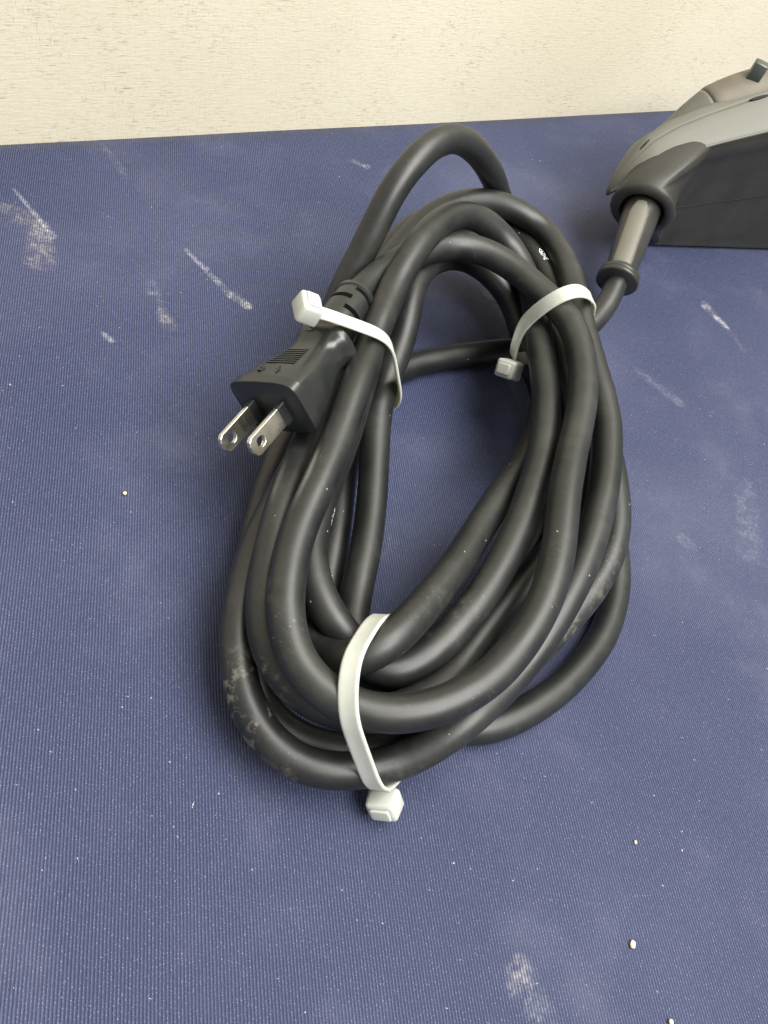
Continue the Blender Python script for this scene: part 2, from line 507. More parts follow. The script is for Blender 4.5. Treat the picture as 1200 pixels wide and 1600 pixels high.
# ---------------------------------------------------------------- the cable and its plug
CABLE = [  # centre line of the cable from the plug to the tool, millimetres
    (-43.3, 163.1, 41.0), (-42.4, 170.4, 42.2), (-41.6, 177.8, 43.3), (-40.8, 185.1, 44.7), (-40.1, 192.4, 46.4), (-39.6, 199.8, 48.1),
    (-39.5, 207.8, 48.8), (-39.4, 216.5, 48.2), (-38.8, 224.9, 47.2), (-37.6, 232.4, 47.2), (-35.7, 239.6, 47.7), (-33.2, 246.8, 48.0),
    (-30.2, 253.5, 48.0), (-26.4, 260.0, 48.0), (-21.7, 265.9, 48.1), (-16.0, 269.8, 48.5), (-9.3, 271.5, 48.8), (-2.0, 271.3, 48.9),
    (5.2, 269.4, 49.0), (12.1, 266.2, 49.3), (18.7, 262.4, 49.7), (24.9, 258.2, 50.0), (30.0, 253.0, 50.2), (34.0, 246.8, 50.1),
    (37.2, 240.1, 49.6), (39.7, 233.1, 49.0), (41.6, 225.9, 48.6), (42.9, 218.5, 48.2), (43.7, 211.1, 47.9), (44.3, 203.6, 47.7),
    (44.7, 196.1, 47.6), (45.3, 188.6, 47.6), (46.1, 181.2, 47.3), (47.3, 173.8, 46.9), (48.6, 166.4, 46.3), (49.8, 159.1, 45.6),
    (50.6, 151.7, 44.8), (50.9, 144.3, 43.7), (50.4, 137.0, 42.4), (49.1, 129.8, 41.2), (47.1, 122.7, 40.1), (44.4, 115.9, 39.1),
    (40.7, 109.5, 38.2), (36.2, 103.8, 37.4), (30.8, 98.8, 36.6), (24.7, 95.0, 35.8), (17.9, 92.6, 35.2), (10.8, 92.0, 34.9),
    (3.9, 93.2, 34.9), (-2.4, 96.3, 35.3), (-7.5, 101.2, 36.0), (-11.5, 107.1, 37.0), (-14.5, 113.8, 38.0), (-16.7, 120.7, 38.9),
    (-18.2, 127.9, 39.9), (-19.1, 135.1, 40.9), (-19.6, 142.4, 42.0), (-20.2, 149.6, 42.8), (-20.9, 156.9, 43.6), (-21.8, 164.1, 44.5),
    (-22.9, 171.3, 45.6), (-24.0, 178.4, 46.7), (-25.2, 186.3, 47.3), (-26.6, 195.5, 46.9), (-27.7, 203.4, 47.9), (-28.6, 210.8, 49.5),
    (-29.4, 219.1, 50.5), (-30.0, 226.6, 52.0), (-30.2, 233.1, 54.1), (-30.0, 239.5, 55.9), (-29.7, 246.6, 57.1), (-29.0, 254.9, 57.1),
    (-27.9, 264.5, 56.0), (-25.9, 273.0, 54.7), (-22.6, 279.4, 53.7), (-18.1, 284.2, 52.1), (-13.0, 288.0, 49.5), (-7.4, 290.3, 46.3),
    (-1.5, 290.4, 43.4), (4.3, 287.6, 41.1), (9.4, 282.7, 39.6), (13.7, 276.5, 38.8), (17.1, 269.7, 38.3), (19.9, 262.5, 38.2),
    (22.4, 255.2, 38.3), (24.9, 247.9, 38.4), (27.5, 240.7, 38.6), (29.9, 233.4, 38.7), (32.2, 226.1, 38.9), (34.1, 218.7, 38.9),
    (35.8, 211.2, 38.7), (37.2, 203.7, 38.4), (38.1, 196.1, 38.0), (38.6, 188.5, 37.6), (38.8, 180.9, 37.3), (38.9, 173.3, 36.8),
    (38.7, 165.7, 36.3), (38.2, 158.2, 35.6), (37.4, 150.8, 34.7), (36.2, 143.4, 33.7), (34.5, 136.2, 32.6), (32.3, 129.2, 31.3),
    (29.7, 122.6, 29.6), (26.5, 116.5, 27.9), (22.3, 111.7, 26.7), (16.8, 110.0, 26.0), (10.6, 111.2, 26.3), (4.1, 113.6, 27.8),
    (-2.2, 116.9, 29.3), (-7.6, 121.5, 30.2), (-11.8, 127.3, 30.6), (-14.9, 133.9, 30.7), (-17.0, 140.9, 30.9), (-18.3, 148.1, 31.0),
    (-19.2, 155.6, 30.9), (-20.0, 163.2, 30.7), (-20.9, 170.8, 30.6), (-21.9, 178.4, 30.7), (-23.2, 185.9, 30.9), (-24.5, 193.5, 31.2),
    (-25.9, 201.1, 31.4), (-27.4, 209.0, 31.4), (-29.1, 216.9, 31.0), (-30.5, 224.8, 30.6), (-31.4, 232.7, 30.3), (-31.9, 240.7, 30.1),
    (-32.1, 248.8, 30.0), (-32.4, 256.5, 30.1), (-32.7, 264.1, 30.1), (-32.7, 271.7, 30.0), (-32.2, 279.3, 29.6), (-31.1, 286.8, 29.3),
    (-29.0, 294.0, 29.0), (-25.7, 300.6, 29.0), (-20.9, 305.6, 28.9), (-14.8, 308.2, 28.7), (-8.0, 307.5, 28.7), (-1.5, 304.5, 28.6),
    (4.7, 300.2, 28.3), (10.4, 295.3, 28.1), (15.6, 289.5, 28.4), (20.1, 282.5, 29.6), (24.0, 275.7, 31.2), (28.0, 269.1, 32.8),
    (31.8, 262.3, 33.7), (35.4, 255.4, 33.9), (38.7, 248.6, 33.8), (41.9, 241.8, 33.3), (44.8, 234.9, 32.8), (47.4, 228.0, 32.3),
    (49.7, 220.9, 31.7), (51.5, 213.7, 31.2), (52.8, 206.3, 30.7), (53.9, 199.0, 30.2), (54.5, 191.6, 29.7), (54.6, 184.2, 29.3),
    (53.8, 176.8, 29.1), (52.2, 169.7, 28.7), (50.0, 162.6, 28.1), (47.5, 155.6, 27.3), (45.2, 148.6, 26.5), (43.0, 141.5, 25.7),
    (41.0, 134.3, 25.0), (39.1, 127.0, 24.4), (37.0, 119.3, 24.5), (34.1, 111.3, 25.7), (29.8, 104.5, 26.4), (24.4, 99.4, 26.0),
    (18.2, 95.8, 25.5), (11.3, 93.9, 25.1), (4.2, 93.7, 25.0), (-2.7, 95.4, 25.3), (-8.8, 98.9, 26.0), (-13.8, 103.9, 27.0),
    (-17.6, 110.0, 28.2), (-20.5, 116.6, 29.3), (-22.8, 123.6, 30.4), (-24.7, 130.6, 31.5), (-26.4, 137.9, 32.2), (-27.8, 145.4, 32.1),
    (-28.9, 152.9, 31.5), (-30.0, 160.5, 30.8), (-31.0, 168.0, 30.1), (-32.3, 175.6, 29.7), (-33.5, 183.1, 29.5), (-34.7, 190.6, 29.7),
    (-35.7, 198.2, 30.3), (-36.8, 205.9, 31.4), (-38.0, 213.6, 33.1), (-38.6, 221.1, 35.2), (-38.5, 228.8, 36.7), (-38.3, 236.6, 37.8),
    (-38.2, 244.2, 39.0), (-38.1, 251.5, 40.5), (-37.5, 258.7, 42.1), (-36.6, 265.9, 43.6), (-35.4, 273.0, 44.8), (-33.6, 279.9, 46.0),
    (-31.0, 286.7, 47.0), (-27.6, 293.1, 47.7), (-23.3, 299.0, 48.1), (-18.1, 304.2, 48.0), (-12.0, 308.8, 47.1), (-5.2, 312.1, 45.7),
    (1.8, 313.4, 44.1), (8.4, 311.6, 43.1), (14.1, 306.3, 43.1), (18.8, 299.1, 43.9), (22.6, 290.9, 45.0), (25.7, 282.4, 46.2),
    (28.4, 275.2, 46.5), (31.2, 268.8, 46.3), (34.4, 262.6, 45.6), (37.9, 256.4, 44.8), (41.5, 249.9, 44.1), (45.0, 243.3, 43.5),
    (48.7, 236.8, 42.9), (52.0, 230.1, 42.2), (54.8, 223.1, 41.6), (56.8, 215.9, 41.0), (58.4, 208.5, 40.4), (59.5, 201.1, 39.9),
    (60.3, 193.6, 39.4), (60.7, 186.1, 38.8), (60.9, 178.5, 38.3), (60.8, 171.0, 37.6), (60.4, 163.6, 36.7), (59.6, 156.2, 35.5),
    (58.5, 149.0, 33.9), (57.1, 141.9, 32.0), (55.5, 135.0, 29.8), (53.4, 128.2, 27.6), (51.0, 121.6, 26.3), (48.1, 115.0, 25.9),
    (45.0, 108.7, 25.2), (41.7, 103.1, 22.8), (37.9, 98.1, 19.4), (33.4, 93.5, 16.4), (28.0, 89.2, 14.7), (22.0, 85.4, 14.0),
    (15.3, 82.6, 13.8), (8.4, 81.6, 13.7), (1.4, 82.6, 14.1), (-5.2, 85.4, 14.8), (-10.9, 89.7, 15.8), (-15.7, 95.2, 16.8),
    (-19.6, 101.4, 17.9), (-22.7, 108.2, 19.1), (-25.1, 115.2, 20.3), (-27.1, 122.4, 21.4), (-28.4, 129.8, 22.1), (-29.2, 137.4, 22.4),
    (-29.9, 145.0, 22.3), (-30.5, 152.5, 21.7), (-31.0, 160.1, 20.9), (-31.5, 167.6, 20.2), (-32.1, 175.2, 19.7), (-32.9, 182.8, 19.4),
    (-33.7, 190.5, 19.1), (-34.5, 198.2, 18.9), (-35.3, 205.9, 19.1), (-36.1, 213.5, 19.9), (-37.0, 221.0, 21.4), (-38.4, 228.4, 23.4),
    (-40.1, 235.6, 25.8), (-41.3, 242.9, 28.3), (-41.8, 250.2, 30.6), (-41.9, 257.7, 32.3), (-41.9, 265.3, 33.6), (-41.3, 272.7, 34.7),
    (-40.0, 280.1, 35.7), (-37.7, 287.3, 36.6), (-34.5, 294.2, 37.4), (-30.6, 300.8, 37.9), (-25.7, 306.5, 38.1), (-19.8, 310.8, 38.0),
    (-12.9, 313.2, 37.3), (-5.9, 313.8, 36.0), (0.8, 311.2, 35.5), (6.8, 305.7, 36.2), (12.0, 299.1, 36.9), (17.0, 292.5, 37.3),
    (22.6, 286.7, 37.3), (28.5, 281.8, 36.5), (33.7, 277.0, 34.9), (38.0, 271.3, 33.5), (41.6, 264.8, 32.7), (45.1, 258.2, 32.0),
    (48.9, 251.6, 31.0), (52.6, 245.0, 30.1), (56.0, 238.1, 29.5), (59.1, 231.0, 29.2), (62.1, 223.9, 28.9), (65.2, 216.9, 28.4),
    (68.0, 209.8, 27.6), (70.4, 202.6, 26.7), (72.0, 195.3, 25.7), (72.6, 187.9, 24.5), (72.2, 180.5, 23.0), (70.8, 173.2, 21.4),
    (68.8, 166.1, 19.9), (66.2, 159.1, 18.6), (63.4, 152.1, 17.6), (60.4, 145.1, 17.0), (57.5, 138.1, 16.6), (54.5, 131.2, 16.4),
    (51.3, 124.3, 16.1), (47.7, 117.8, 15.5), (43.7, 111.7, 14.2), (39.3, 106.3, 12.1), (34.2, 101.6, 9.6), (28.6, 97.5, 7.8),
    (22.2, 94.0, 6.8), (15.4, 91.6, 6.2), (8.3, 90.5, 6.0), (1.2, 91.0, 6.1), (-5.5, 93.5, 6.6), (-11.3, 97.7, 7.2),
    (-16.3, 103.2, 7.9), (-20.5, 109.4, 8.7), (-24.0, 116.1, 9.6), (-26.8, 123.1, 10.4), (-29.1, 130.3, 11.3), (-31.3, 137.6, 12.3),
    (-33.3, 144.9, 12.8), (-35.1, 152.2, 12.6), (-36.8, 159.6, 11.9), (-38.3, 167.0, 11.1), (-39.5, 174.5, 10.4), (-40.6, 182.0, 9.9),
    (-41.6, 189.6, 9.8), (-42.6, 197.1, 10.3), (-43.7, 204.6, 11.4), (-44.8, 211.7, 13.6), (-46.0, 218.1, 17.1), (-46.9, 223.4, 22.1),
    (-47.5, 228.0, 28.0), (-47.6, 232.4, 34.2), (-47.4, 236.8, 40.4), (-46.8, 240.9, 46.7), (-46.4, 244.9, 53.1), (-46.1, 249.2, 59.3),
    (-45.7, 254.1, 65.0), (-44.7, 259.7, 69.7), (-43.2, 266.0, 73.2), (-41.4, 272.7, 75.4), (-39.0, 279.6, 75.9), (-36.1, 286.2, 74.9),
    (-32.7, 292.0, 72.4), (-28.8, 297.1, 68.7), (-25.1, 301.8, 64.2), (-22.2, 306.7, 59.4), (-19.9, 312.1, 54.2), (-17.6, 317.4, 48.5),
    (-14.7, 321.5, 42.7), (-11.0, 323.6, 37.0), (-6.3, 323.3, 32.0), (-1.1, 320.4, 28.4), (4.2, 315.8, 26.2), (9.4, 310.5, 24.7),
    (14.4, 304.9, 23.6), (19.1, 298.9, 22.7), (23.1, 292.2, 22.3), (26.4, 284.7, 22.4), (29.0, 276.8, 23.0), (30.8, 268.9, 23.7),
    (31.9, 261.3, 24.0), (32.9, 253.8, 24.3), (34.0, 246.3, 24.5), (35.1, 238.6, 24.7), (36.0, 230.9, 24.9), (36.5, 223.1, 25.2),
    (36.4, 215.3, 25.6), (35.7, 207.5, 26.3), (34.6, 199.8, 27.1), (33.1, 192.1, 27.9), (31.5, 184.5, 28.7), (30.2, 176.8, 29.5),
    (29.0, 169.1, 30.3), (27.9, 161.5, 31.3), (26.7, 153.8, 32.3), (25.4, 146.2, 33.4), (23.8, 138.7, 34.5), (22.1, 131.3, 35.6),
    (20.2, 124.0, 36.8), (18.0, 116.9, 37.5), (15.2, 110.5, 37.0), (11.4, 106.1, 34.6), (6.6, 104.8, 30.1), (1.2, 107.3, 24.1),
    (-3.9, 112.0, 20.0), (-8.3, 117.5, 18.4), (-11.8, 123.9, 17.6), (-14.5, 130.8, 17.1), (-16.6, 138.0, 16.8), (-18.3, 145.3, 16.6),
    (-19.6, 152.8, 16.3), (-20.9, 160.3, 15.9), (-22.0, 167.8, 15.6), (-23.0, 175.3, 15.4), (-23.8, 182.9, 15.3), (-24.6, 190.4, 15.2),
    (-25.3, 198.0, 15.1), (-26.2, 205.6, 15.0), (-27.2, 213.2, 15.0), (-28.3, 220.7, 15.1), (-29.3, 228.1, 15.2), (-30.3, 235.6, 15.3),
    (-31.2, 243.1, 15.5), (-31.9, 250.7, 15.9), (-32.4, 258.2, 16.4), (-32.6, 265.8, 16.8), (-32.6, 273.4, 17.2), (-32.3, 281.1, 17.5),
    (-31.6, 288.7, 17.8), (-30.3, 296.2, 18.2), (-28.3, 303.6, 18.5), (-25.3, 310.6, 18.9), (-21.1, 316.6, 19.1), (-15.5, 321.0, 19.1),
    (-8.8, 323.0, 18.8), (-1.7, 322.5, 18.1), (5.2, 320.0, 17.4), (11.7, 316.2, 16.8), (17.6, 311.4, 16.1), (22.8, 305.9, 15.5),
    (27.3, 299.6, 15.0), (31.1, 292.9, 14.7), (34.4, 286.1, 14.4), (37.3, 279.1, 14.5), (40.0, 272.1, 14.9), (42.8, 265.2, 15.7),
    (45.1, 257.8, 16.6), (46.5, 249.6, 16.8), (47.6, 241.5, 16.3), (48.6, 233.6, 16.0), (49.4, 225.9, 16.0), (49.9, 218.2, 16.2),
    (50.0, 210.5, 16.6), (50.1, 202.9, 16.9), (50.0, 195.3, 17.0), (49.7, 187.8, 17.1), (48.9, 180.3, 17.2), (47.6, 172.8, 17.1),
    (46.0, 165.5, 17.0), (44.0, 158.2, 16.7), (41.7, 151.1, 16.5), (39.1, 144.0, 16.4), (36.2, 137.1, 16.2), (32.9, 130.4, 15.9),
    (29.1, 124.1, 15.4), (24.5, 118.6, 15.2), (19.1, 115.1, 15.3), (13.7, 115.1, 15.3), (9.2, 118.9, 14.9), (6.1, 125.1, 14.4),
    (4.1, 132.3, 14.4), (2.4, 139.6, 14.9), (0.7, 147.1, 15.5), (-1.1, 154.5, 16.2), (-3.3, 161.8, 17.0), (-5.7, 169.0, 18.0),
    (-8.4, 176.2, 19.1), (-11.1, 183.3, 20.3), (-13.9, 190.4, 21.7), (-16.5, 197.6, 23.2), (-18.5, 204.8, 24.7), (-19.5, 211.9, 26.5),
    (-20.1, 219.1, 28.6), (-21.1, 226.4, 31.1), (-22.7, 233.6, 33.7), (-24.6, 240.5, 36.1), (-26.3, 247.5, 37.7), (-26.9, 254.8, 38.3),
    (-26.3, 262.2, 38.3), (-24.1, 269.0, 38.3), (-20.3, 274.8, 38.2), (-15.2, 279.3, 37.4), (-9.2, 281.9, 35.7), (-2.6, 282.7, 33.4),
    (4.0, 282.1, 30.6), (10.0, 280.0, 27.2), (15.2, 276.8, 23.4), (20.3, 273.0, 19.7), (25.4, 268.5, 16.4), (30.9, 263.5, 13.9),
    (36.6, 258.7, 11.5), (42.7, 254.7, 8.9), (49.2, 251.0, 7.4), (55.4, 246.6, 6.8), (60.9, 241.4, 6.6), (65.7, 235.4, 6.7),
    (69.9, 228.9, 6.8), (73.6, 222.2, 6.7), (77.1, 215.4, 6.3), (80.0, 208.3, 5.8), (82.3, 201.1, 5.5), (83.9, 193.6, 5.4),
    (84.7, 186.0, 5.2), (84.7, 178.4, 5.1), (83.9, 170.9, 5.0), (82.2, 163.6, 5.0), (79.8, 156.4, 5.0), (77.0, 149.5, 5.0),
    (73.8, 142.8, 5.0), (69.9, 136.4, 5.0), (65.6, 130.3, 5.0), (60.8, 124.6, 5.0), (55.4, 119.6, 5.0), (49.3, 116.0, 5.0),
    (42.4, 114.0, 5.0), (35.0, 113.3, 5.0), (27.6, 113.3, 5.0), (20.2, 114.2, 5.0), (13.1, 116.1, 5.0), (6.7, 119.5, 5.0),
    (1.4, 124.3, 5.1), (-2.5, 130.4, 5.5), (-5.3, 137.2, 6.2), (-7.6, 144.4, 6.9), (-9.7, 151.7, 7.6), (-11.8, 158.9, 8.0),
    (-14.0, 166.2, 8.1), (-16.2, 173.4, 7.7), (-18.1, 180.7, 7.0), (-19.7, 188.0, 6.5), (-21.1, 195.3, 6.0), (-22.2, 202.6, 5.8),
    (-23.0, 210.0, 5.6), (-23.3, 217.3, 5.3), (-23.0, 224.6, 5.1), (-22.0, 231.9, 5.0), (-19.9, 238.9, 5.0), (-16.8, 245.6, 5.0),
    (-12.8, 251.8, 5.0), (-8.0, 257.5, 5.0), (-3.0, 263.1, 5.0), (2.3, 268.4, 5.0), (7.6, 273.7, 5.0), (13.0, 279.0, 5.0),
    (18.4, 284.2, 5.0), (23.8, 289.4, 5.0), (29.1, 294.7, 5.1), (34.2, 300.2, 5.6), (38.6, 306.1, 6.5), (42.3, 312.4, 7.7),
    (45.1, 319.1, 9.4), (47.1, 326.0, 11.4), (48.3, 332.9, 13.8), (48.6, 339.8, 16.3), (48.4, 344.5, 18.0),
]


RAD = 5.0
PATH = catmull([Vector(p) for p in CABLE], 4)
CUM = [0.0]
for i in range(1, len(PATH)):
    CUM.append(CUM[-1] + (PATH[i] - PATH[i - 1]).length)
NECK0 = next(i for i, s in enumerate(CUM) if s > 27.0)
NECK1 = next(i for i, s in enumerate(CUM) if s > 53.0)
CORE0 = next(i for i, s in enumerate(CUM) if s > 48.0)


def build_cord():
    root = empty('coiled_cord', V(20, 150, 0), 'thick black rubber power cord coiled and strapped with three cable ties, with two-blade plug', 'power cord')
    P = [p * MM for p in PATH[CORE0:]]
    F = frames(P)
    vs_, fs = sweep(P, lambda i, th: (RAD + 0.10 * noise.noise(P[i] * 45) + 0.10 * math.sin(i * 0.053 + 2 * th) * noise.noise(P[i] * 30 + Vector((5, 0, 0)))) * MM, 18, F)
    cable = link_mesh('cable', vs_, fs, M_CABLE, root)
    # print on the jacket, wrapped round the tube
    for s_mid, dirv, size, flip in PRINTS:
        cd = bpy.data.curves.new('print', 'FONT')
        cd.body = '<PS>E'
        cd.size = size
        cd.align_x = 'CENTER'
        cd.align_y = 'CENTER'
        cd.offset = 0.03
        to = bpy.data.objects.new('print', cd)
        COL.objects.link(to)
        dg = bpy.context.evaluated_depsgraph_get()
        me = bpy.data.meshes.new_from_object(to.evaluated_get(dg))
        bpy.data.objects.remove(to)
        bm = bmesh.new()
        bm.from_mesh(me)
        bmesh.ops.subdivide_edges(bm, edges=bm.edges[:], cuts=1)
        base = CUM[s_mid] - CUM[CORE0]
        cum = [c - CUM[CORE0] for c in CUM[CORE0:]]
        k0 = min(range(len(cum)), key=lambda k: abs(cum[k] - base))
        dv = Vector(dirv)
        th0 = math.atan2(dv.dot(F[2][k0]), dv.dot(F[1][k0]))
        out = []
        for v in bm.verts:
            s = base + v.co.x * flip
            k = min(range(max(k0 - 30, 0), min(k0 + 30, len(cum))), key=lambda q: abs(cum[q] - s))
            th = th0 - flip * v.co.y / RAD * -1
            p = P[k] + F[0][k] * (s - cum[k]) * MM
            out.append(p + (F[1][k] * math.cos(th) + F[2][k] * math.sin(th)) * (RAD + 0.13) * MM)
        bm.verts.index_update()
        ff = [tuple(v.index for v in f.verts) for f in bm.faces]
        bm.free()
        link_mesh('printed_mark', out, ff, M_PRINT, cable)

    # plug: F0 face centre; U width, A blade direction, D down through the thickness
    F0 = PLUG_FACE
    U = Vector((0.743, -0.223, 0.631))
    A = Vector((-0.149, -0.974, -0.169))
    D = Vector((0.652, 0.032, -0.757))

    def ring(t, w, h, e=4.0, arch=0.0, seg=96):
        r = []
        for k in range(seg):
            th = 2 * math.pi * k / seg
            c, s = math.cos(th), math.sin(th)
            x = math.copysign(abs(c) ** (2 / e), c) * w / 2
            y = math.copysign(abs(s) ** (2 / e), s) * h / 2
            y -= arch * (1 - (2 * x / w) ** 2) * (1 if y < 0 else -0.4)
            r.append((F0 - A * t + U * x + D * y) * MM)
        return r
    secs = [(0.0, 27.4, 17.2, 6.5, .9), (0.3, 28.2, 18.0, 6.5, .9), (3.4, 28.2, 18.0, 6.5, .9), (3.6, 27.2, 17.0, 6.5, .9), (9.0, 26.0, 15.8, 6, .7),
            (14.0, 22.8, 14.6, 5, .4), (19.0, 18.6, 13.2, 4.5, .2), (22.5, 16.6, 12.6, 4, 0), (24.5, 16.8, 12.8, 3.6, 0), (26.5, 18.6, 14.0, 3.2, 0),
            (28.0, 20.6, 15.4, 3, 0), (29.2, 21.4, 16.0, 3, 0), (30.6, 21.2, 15.8, 3, 0), (31.0, 16.0, 13.6, 2.4, 0), (31.2, 11.0, 11.0, 2.0, 0)]
    vs_, fs = loft([ring(*s) for s in secs])
    plug = link_mesh('plug', vs_, fs, M_PLUG, root)
    plug.data.set_sharp_from_angle(angle=math.radians(48))
    plug['label'] = 'flat black two-blade plug with moulded grip'
    # blades with rounded ends and a hole through each
    for sx in (-1, 1):
        bm = bmesh.new()
        pts = []
        L, Wd = 17.5, 6.3
        outline = [(-1.0, -Wd / 2), (L - 1.8, -Wd / 2), (L - 0.6, -Wd / 2 + 0.7), (L, -Wd / 2 + 1.9), (L, Wd / 2 - 1.9), (L - 0.6, Wd / 2 - 0.7), (L - 1.8, Wd / 2), (-1.0, Wd / 2)]
        hc, hr = (L - 4.2, 0.0), 1.55
        hole = [(hc[0] + hr * math.cos(q * math.pi / 8), hc[1] + hr * math.sin(q * math.pi / 8)) for q in range(16)]
        vo = [bm.verts.new((x, y, 0)) for x, y in outline]
        vh = [bm.verts.new((x, y, 0)) for x, y in hole]
        eo = [bm.edges.new((vo[q], vo[(q + 1) % len(vo)])) for q in range(len(vo))]
        eh = [bm.edges.new((vh[q], vh[(q + 1) % 16])) for q in range(16)]
        bmesh.ops.triangle_fill(bm, edges=eo + eh, use_beauty=True)
        inner = [f for f in bm.faces if all((v.co.xy - Vector(hc)).length < hr * 1.01 for v in f.verts)]
        if inner:
            bmesh.ops.delete(bm, geom=inner, context='FACES')
        ex = bmesh.ops.extrude_face_region(bm, geom=bm.faces[:])
        for v in [g for g in ex['geom'] if isinstance(g, bmesh.types.BMVert)]:
            v.co.z += 1.5
        bm.verts.index_update()
        vv = []
        for v in bm.verts:
            x, y, z = v.co
            vv.append((F0 + A * x + D * (y + 0.2) + U * (sx * 6.35 + z - 0.75)) * MM)
        ff = [tuple(v.index for v in f.verts) for f in bm.faces]
        bm.free()
        b = link_mesh('blade', vv, ff, M_BLADE, plug, smooth=False)
        bv = b.modifiers.new('bevel', 'BEVEL')
        bv.width = 0.22 * MM
        bv.segments = 2
        bv.limit_method = 'ANGLE'
        # insulating sleeve at the root of the blade
        sl, sf = bevelled_box(1.0, 1.0, 1.0, 0.08, 1)
        link_mesh('blade_sleeve', [(F0 + A * (v.x * 3.2 + 1.6) + D * (v.y * 6.9 + 0.2) + U * (sx * 6.35 + v.z * 2.1)) * MM for v in sl], sf, M_PLUG, plug, smooth=False)
    # moulded grip pad: frame and ridges on the upper broad side
    gv, gf = [], []
    def bar(t0, t1, x0, x1, lift, dep):
        sv, sf_ = bevelled_box(1, 1, 1, 0.12, 1)
        n0 = len(gv)
        for v in sv:
            t = t0 + (t1 - t0) * (v.x + .5)
            x = x0 + (x1 - x0) * (v.y + .5)
            hh = 0.5 * (16.0 + (13.1 - 16.0) * (t - 9) / 10.5) + (0.7 - 0.055 * (t - 9)) * (1 - (x / 11) ** 2)
            gv.append((F0 - A * t + U * x - D * (hh + lift + v.z * dep)) * MM)
        for f in sf_:
            gf.append(tuple(q + n0 for q in f))
    for k in range(8):
        t = 11.0 + k * 1.15
        w = 6.0 - 0.25 * k
        bar(t, t + 0.5, -w, w, 0.0, 0.55)
    link_mesh('grip_ridges', gv, gf, M_PLUG, plug, smooth=False)
    gv, gf = [], []
    for (t0, t1, x0, x1) in ((5.6, 7.4, 3.0, 3.4), (7.2, 7.6, 2.0, 3.4), (7.4, 9.0, 1.9, 2.3), (6.0, 6.4, -5.2, -3.6), (6.4, 7.8, -3.9, -3.5), (7.6, 8.0, -5.4, -3.6), (8.0, 9.2, -5.6, -5.2)):
        bar(t0, t1, x0, x1, 0.05, 0.5)
    link_mesh('moulded_mark', gv, gf, M_PLUG, plug, smooth=False)
    # neck: bend relief with slots
    NP = [p * MM for p in catmull([PATH[i] for i in range(NECK0, NECK1 + 1)], 8)]
    NF = frames(NP)
    nn = len(NP)
    cumn = [0.0]
    for i in range(1, nn):
        cumn.append(cumn[-1] + (NP[i] - NP[i - 1]).length / MM)
    tot = cumn[-1]
    kmid = nn // 2
    view = (Vector((0, 0, CAM_H * MM)) - NP[kmid]).normalized()
    thv = math.atan2(view.dot(NF[2][kmid]), view.dot(NF[1][kmid]))

    def nr(i, th):
        s = cumn[i]
        r = 6.9 - 0.4 * s / tot + (0.45 if tot - s < 3.2 else 0.0)
        if tot - s < 1.2:
            r -= 0.8 * (1 - (tot - s) / 1.2)
        d = (th - thv + math.pi) % (2 * math.pi) - math.pi
        for s0, d0, half in ((tot - 4.6, 0.75, 0.95), (tot - 9.0, -0.9, 0.75), (tot - 13.4, 0.75, 0.95)):
            if abs(s - s0) < 0.8 and abs(d - d0) < half:
                r -= 2.2
        return r * MM
    vs_, fs = sweep(NP, nr, 72, NF)
    neck = link_mesh('neck', vs_, fs, M_PLUG, plug)
    neck.data.set_sharp_from_angle(angle=math.radians(38))
    return root


PLUG_FACE = Vector((-43.3, 163.1, 41.0))
PRINTS = [(1120, (0.18, -0.38, 0.80), 2.7, 1), (449, (0.95, 0.1, 0.25), 2.4, 1)]
build_cord()


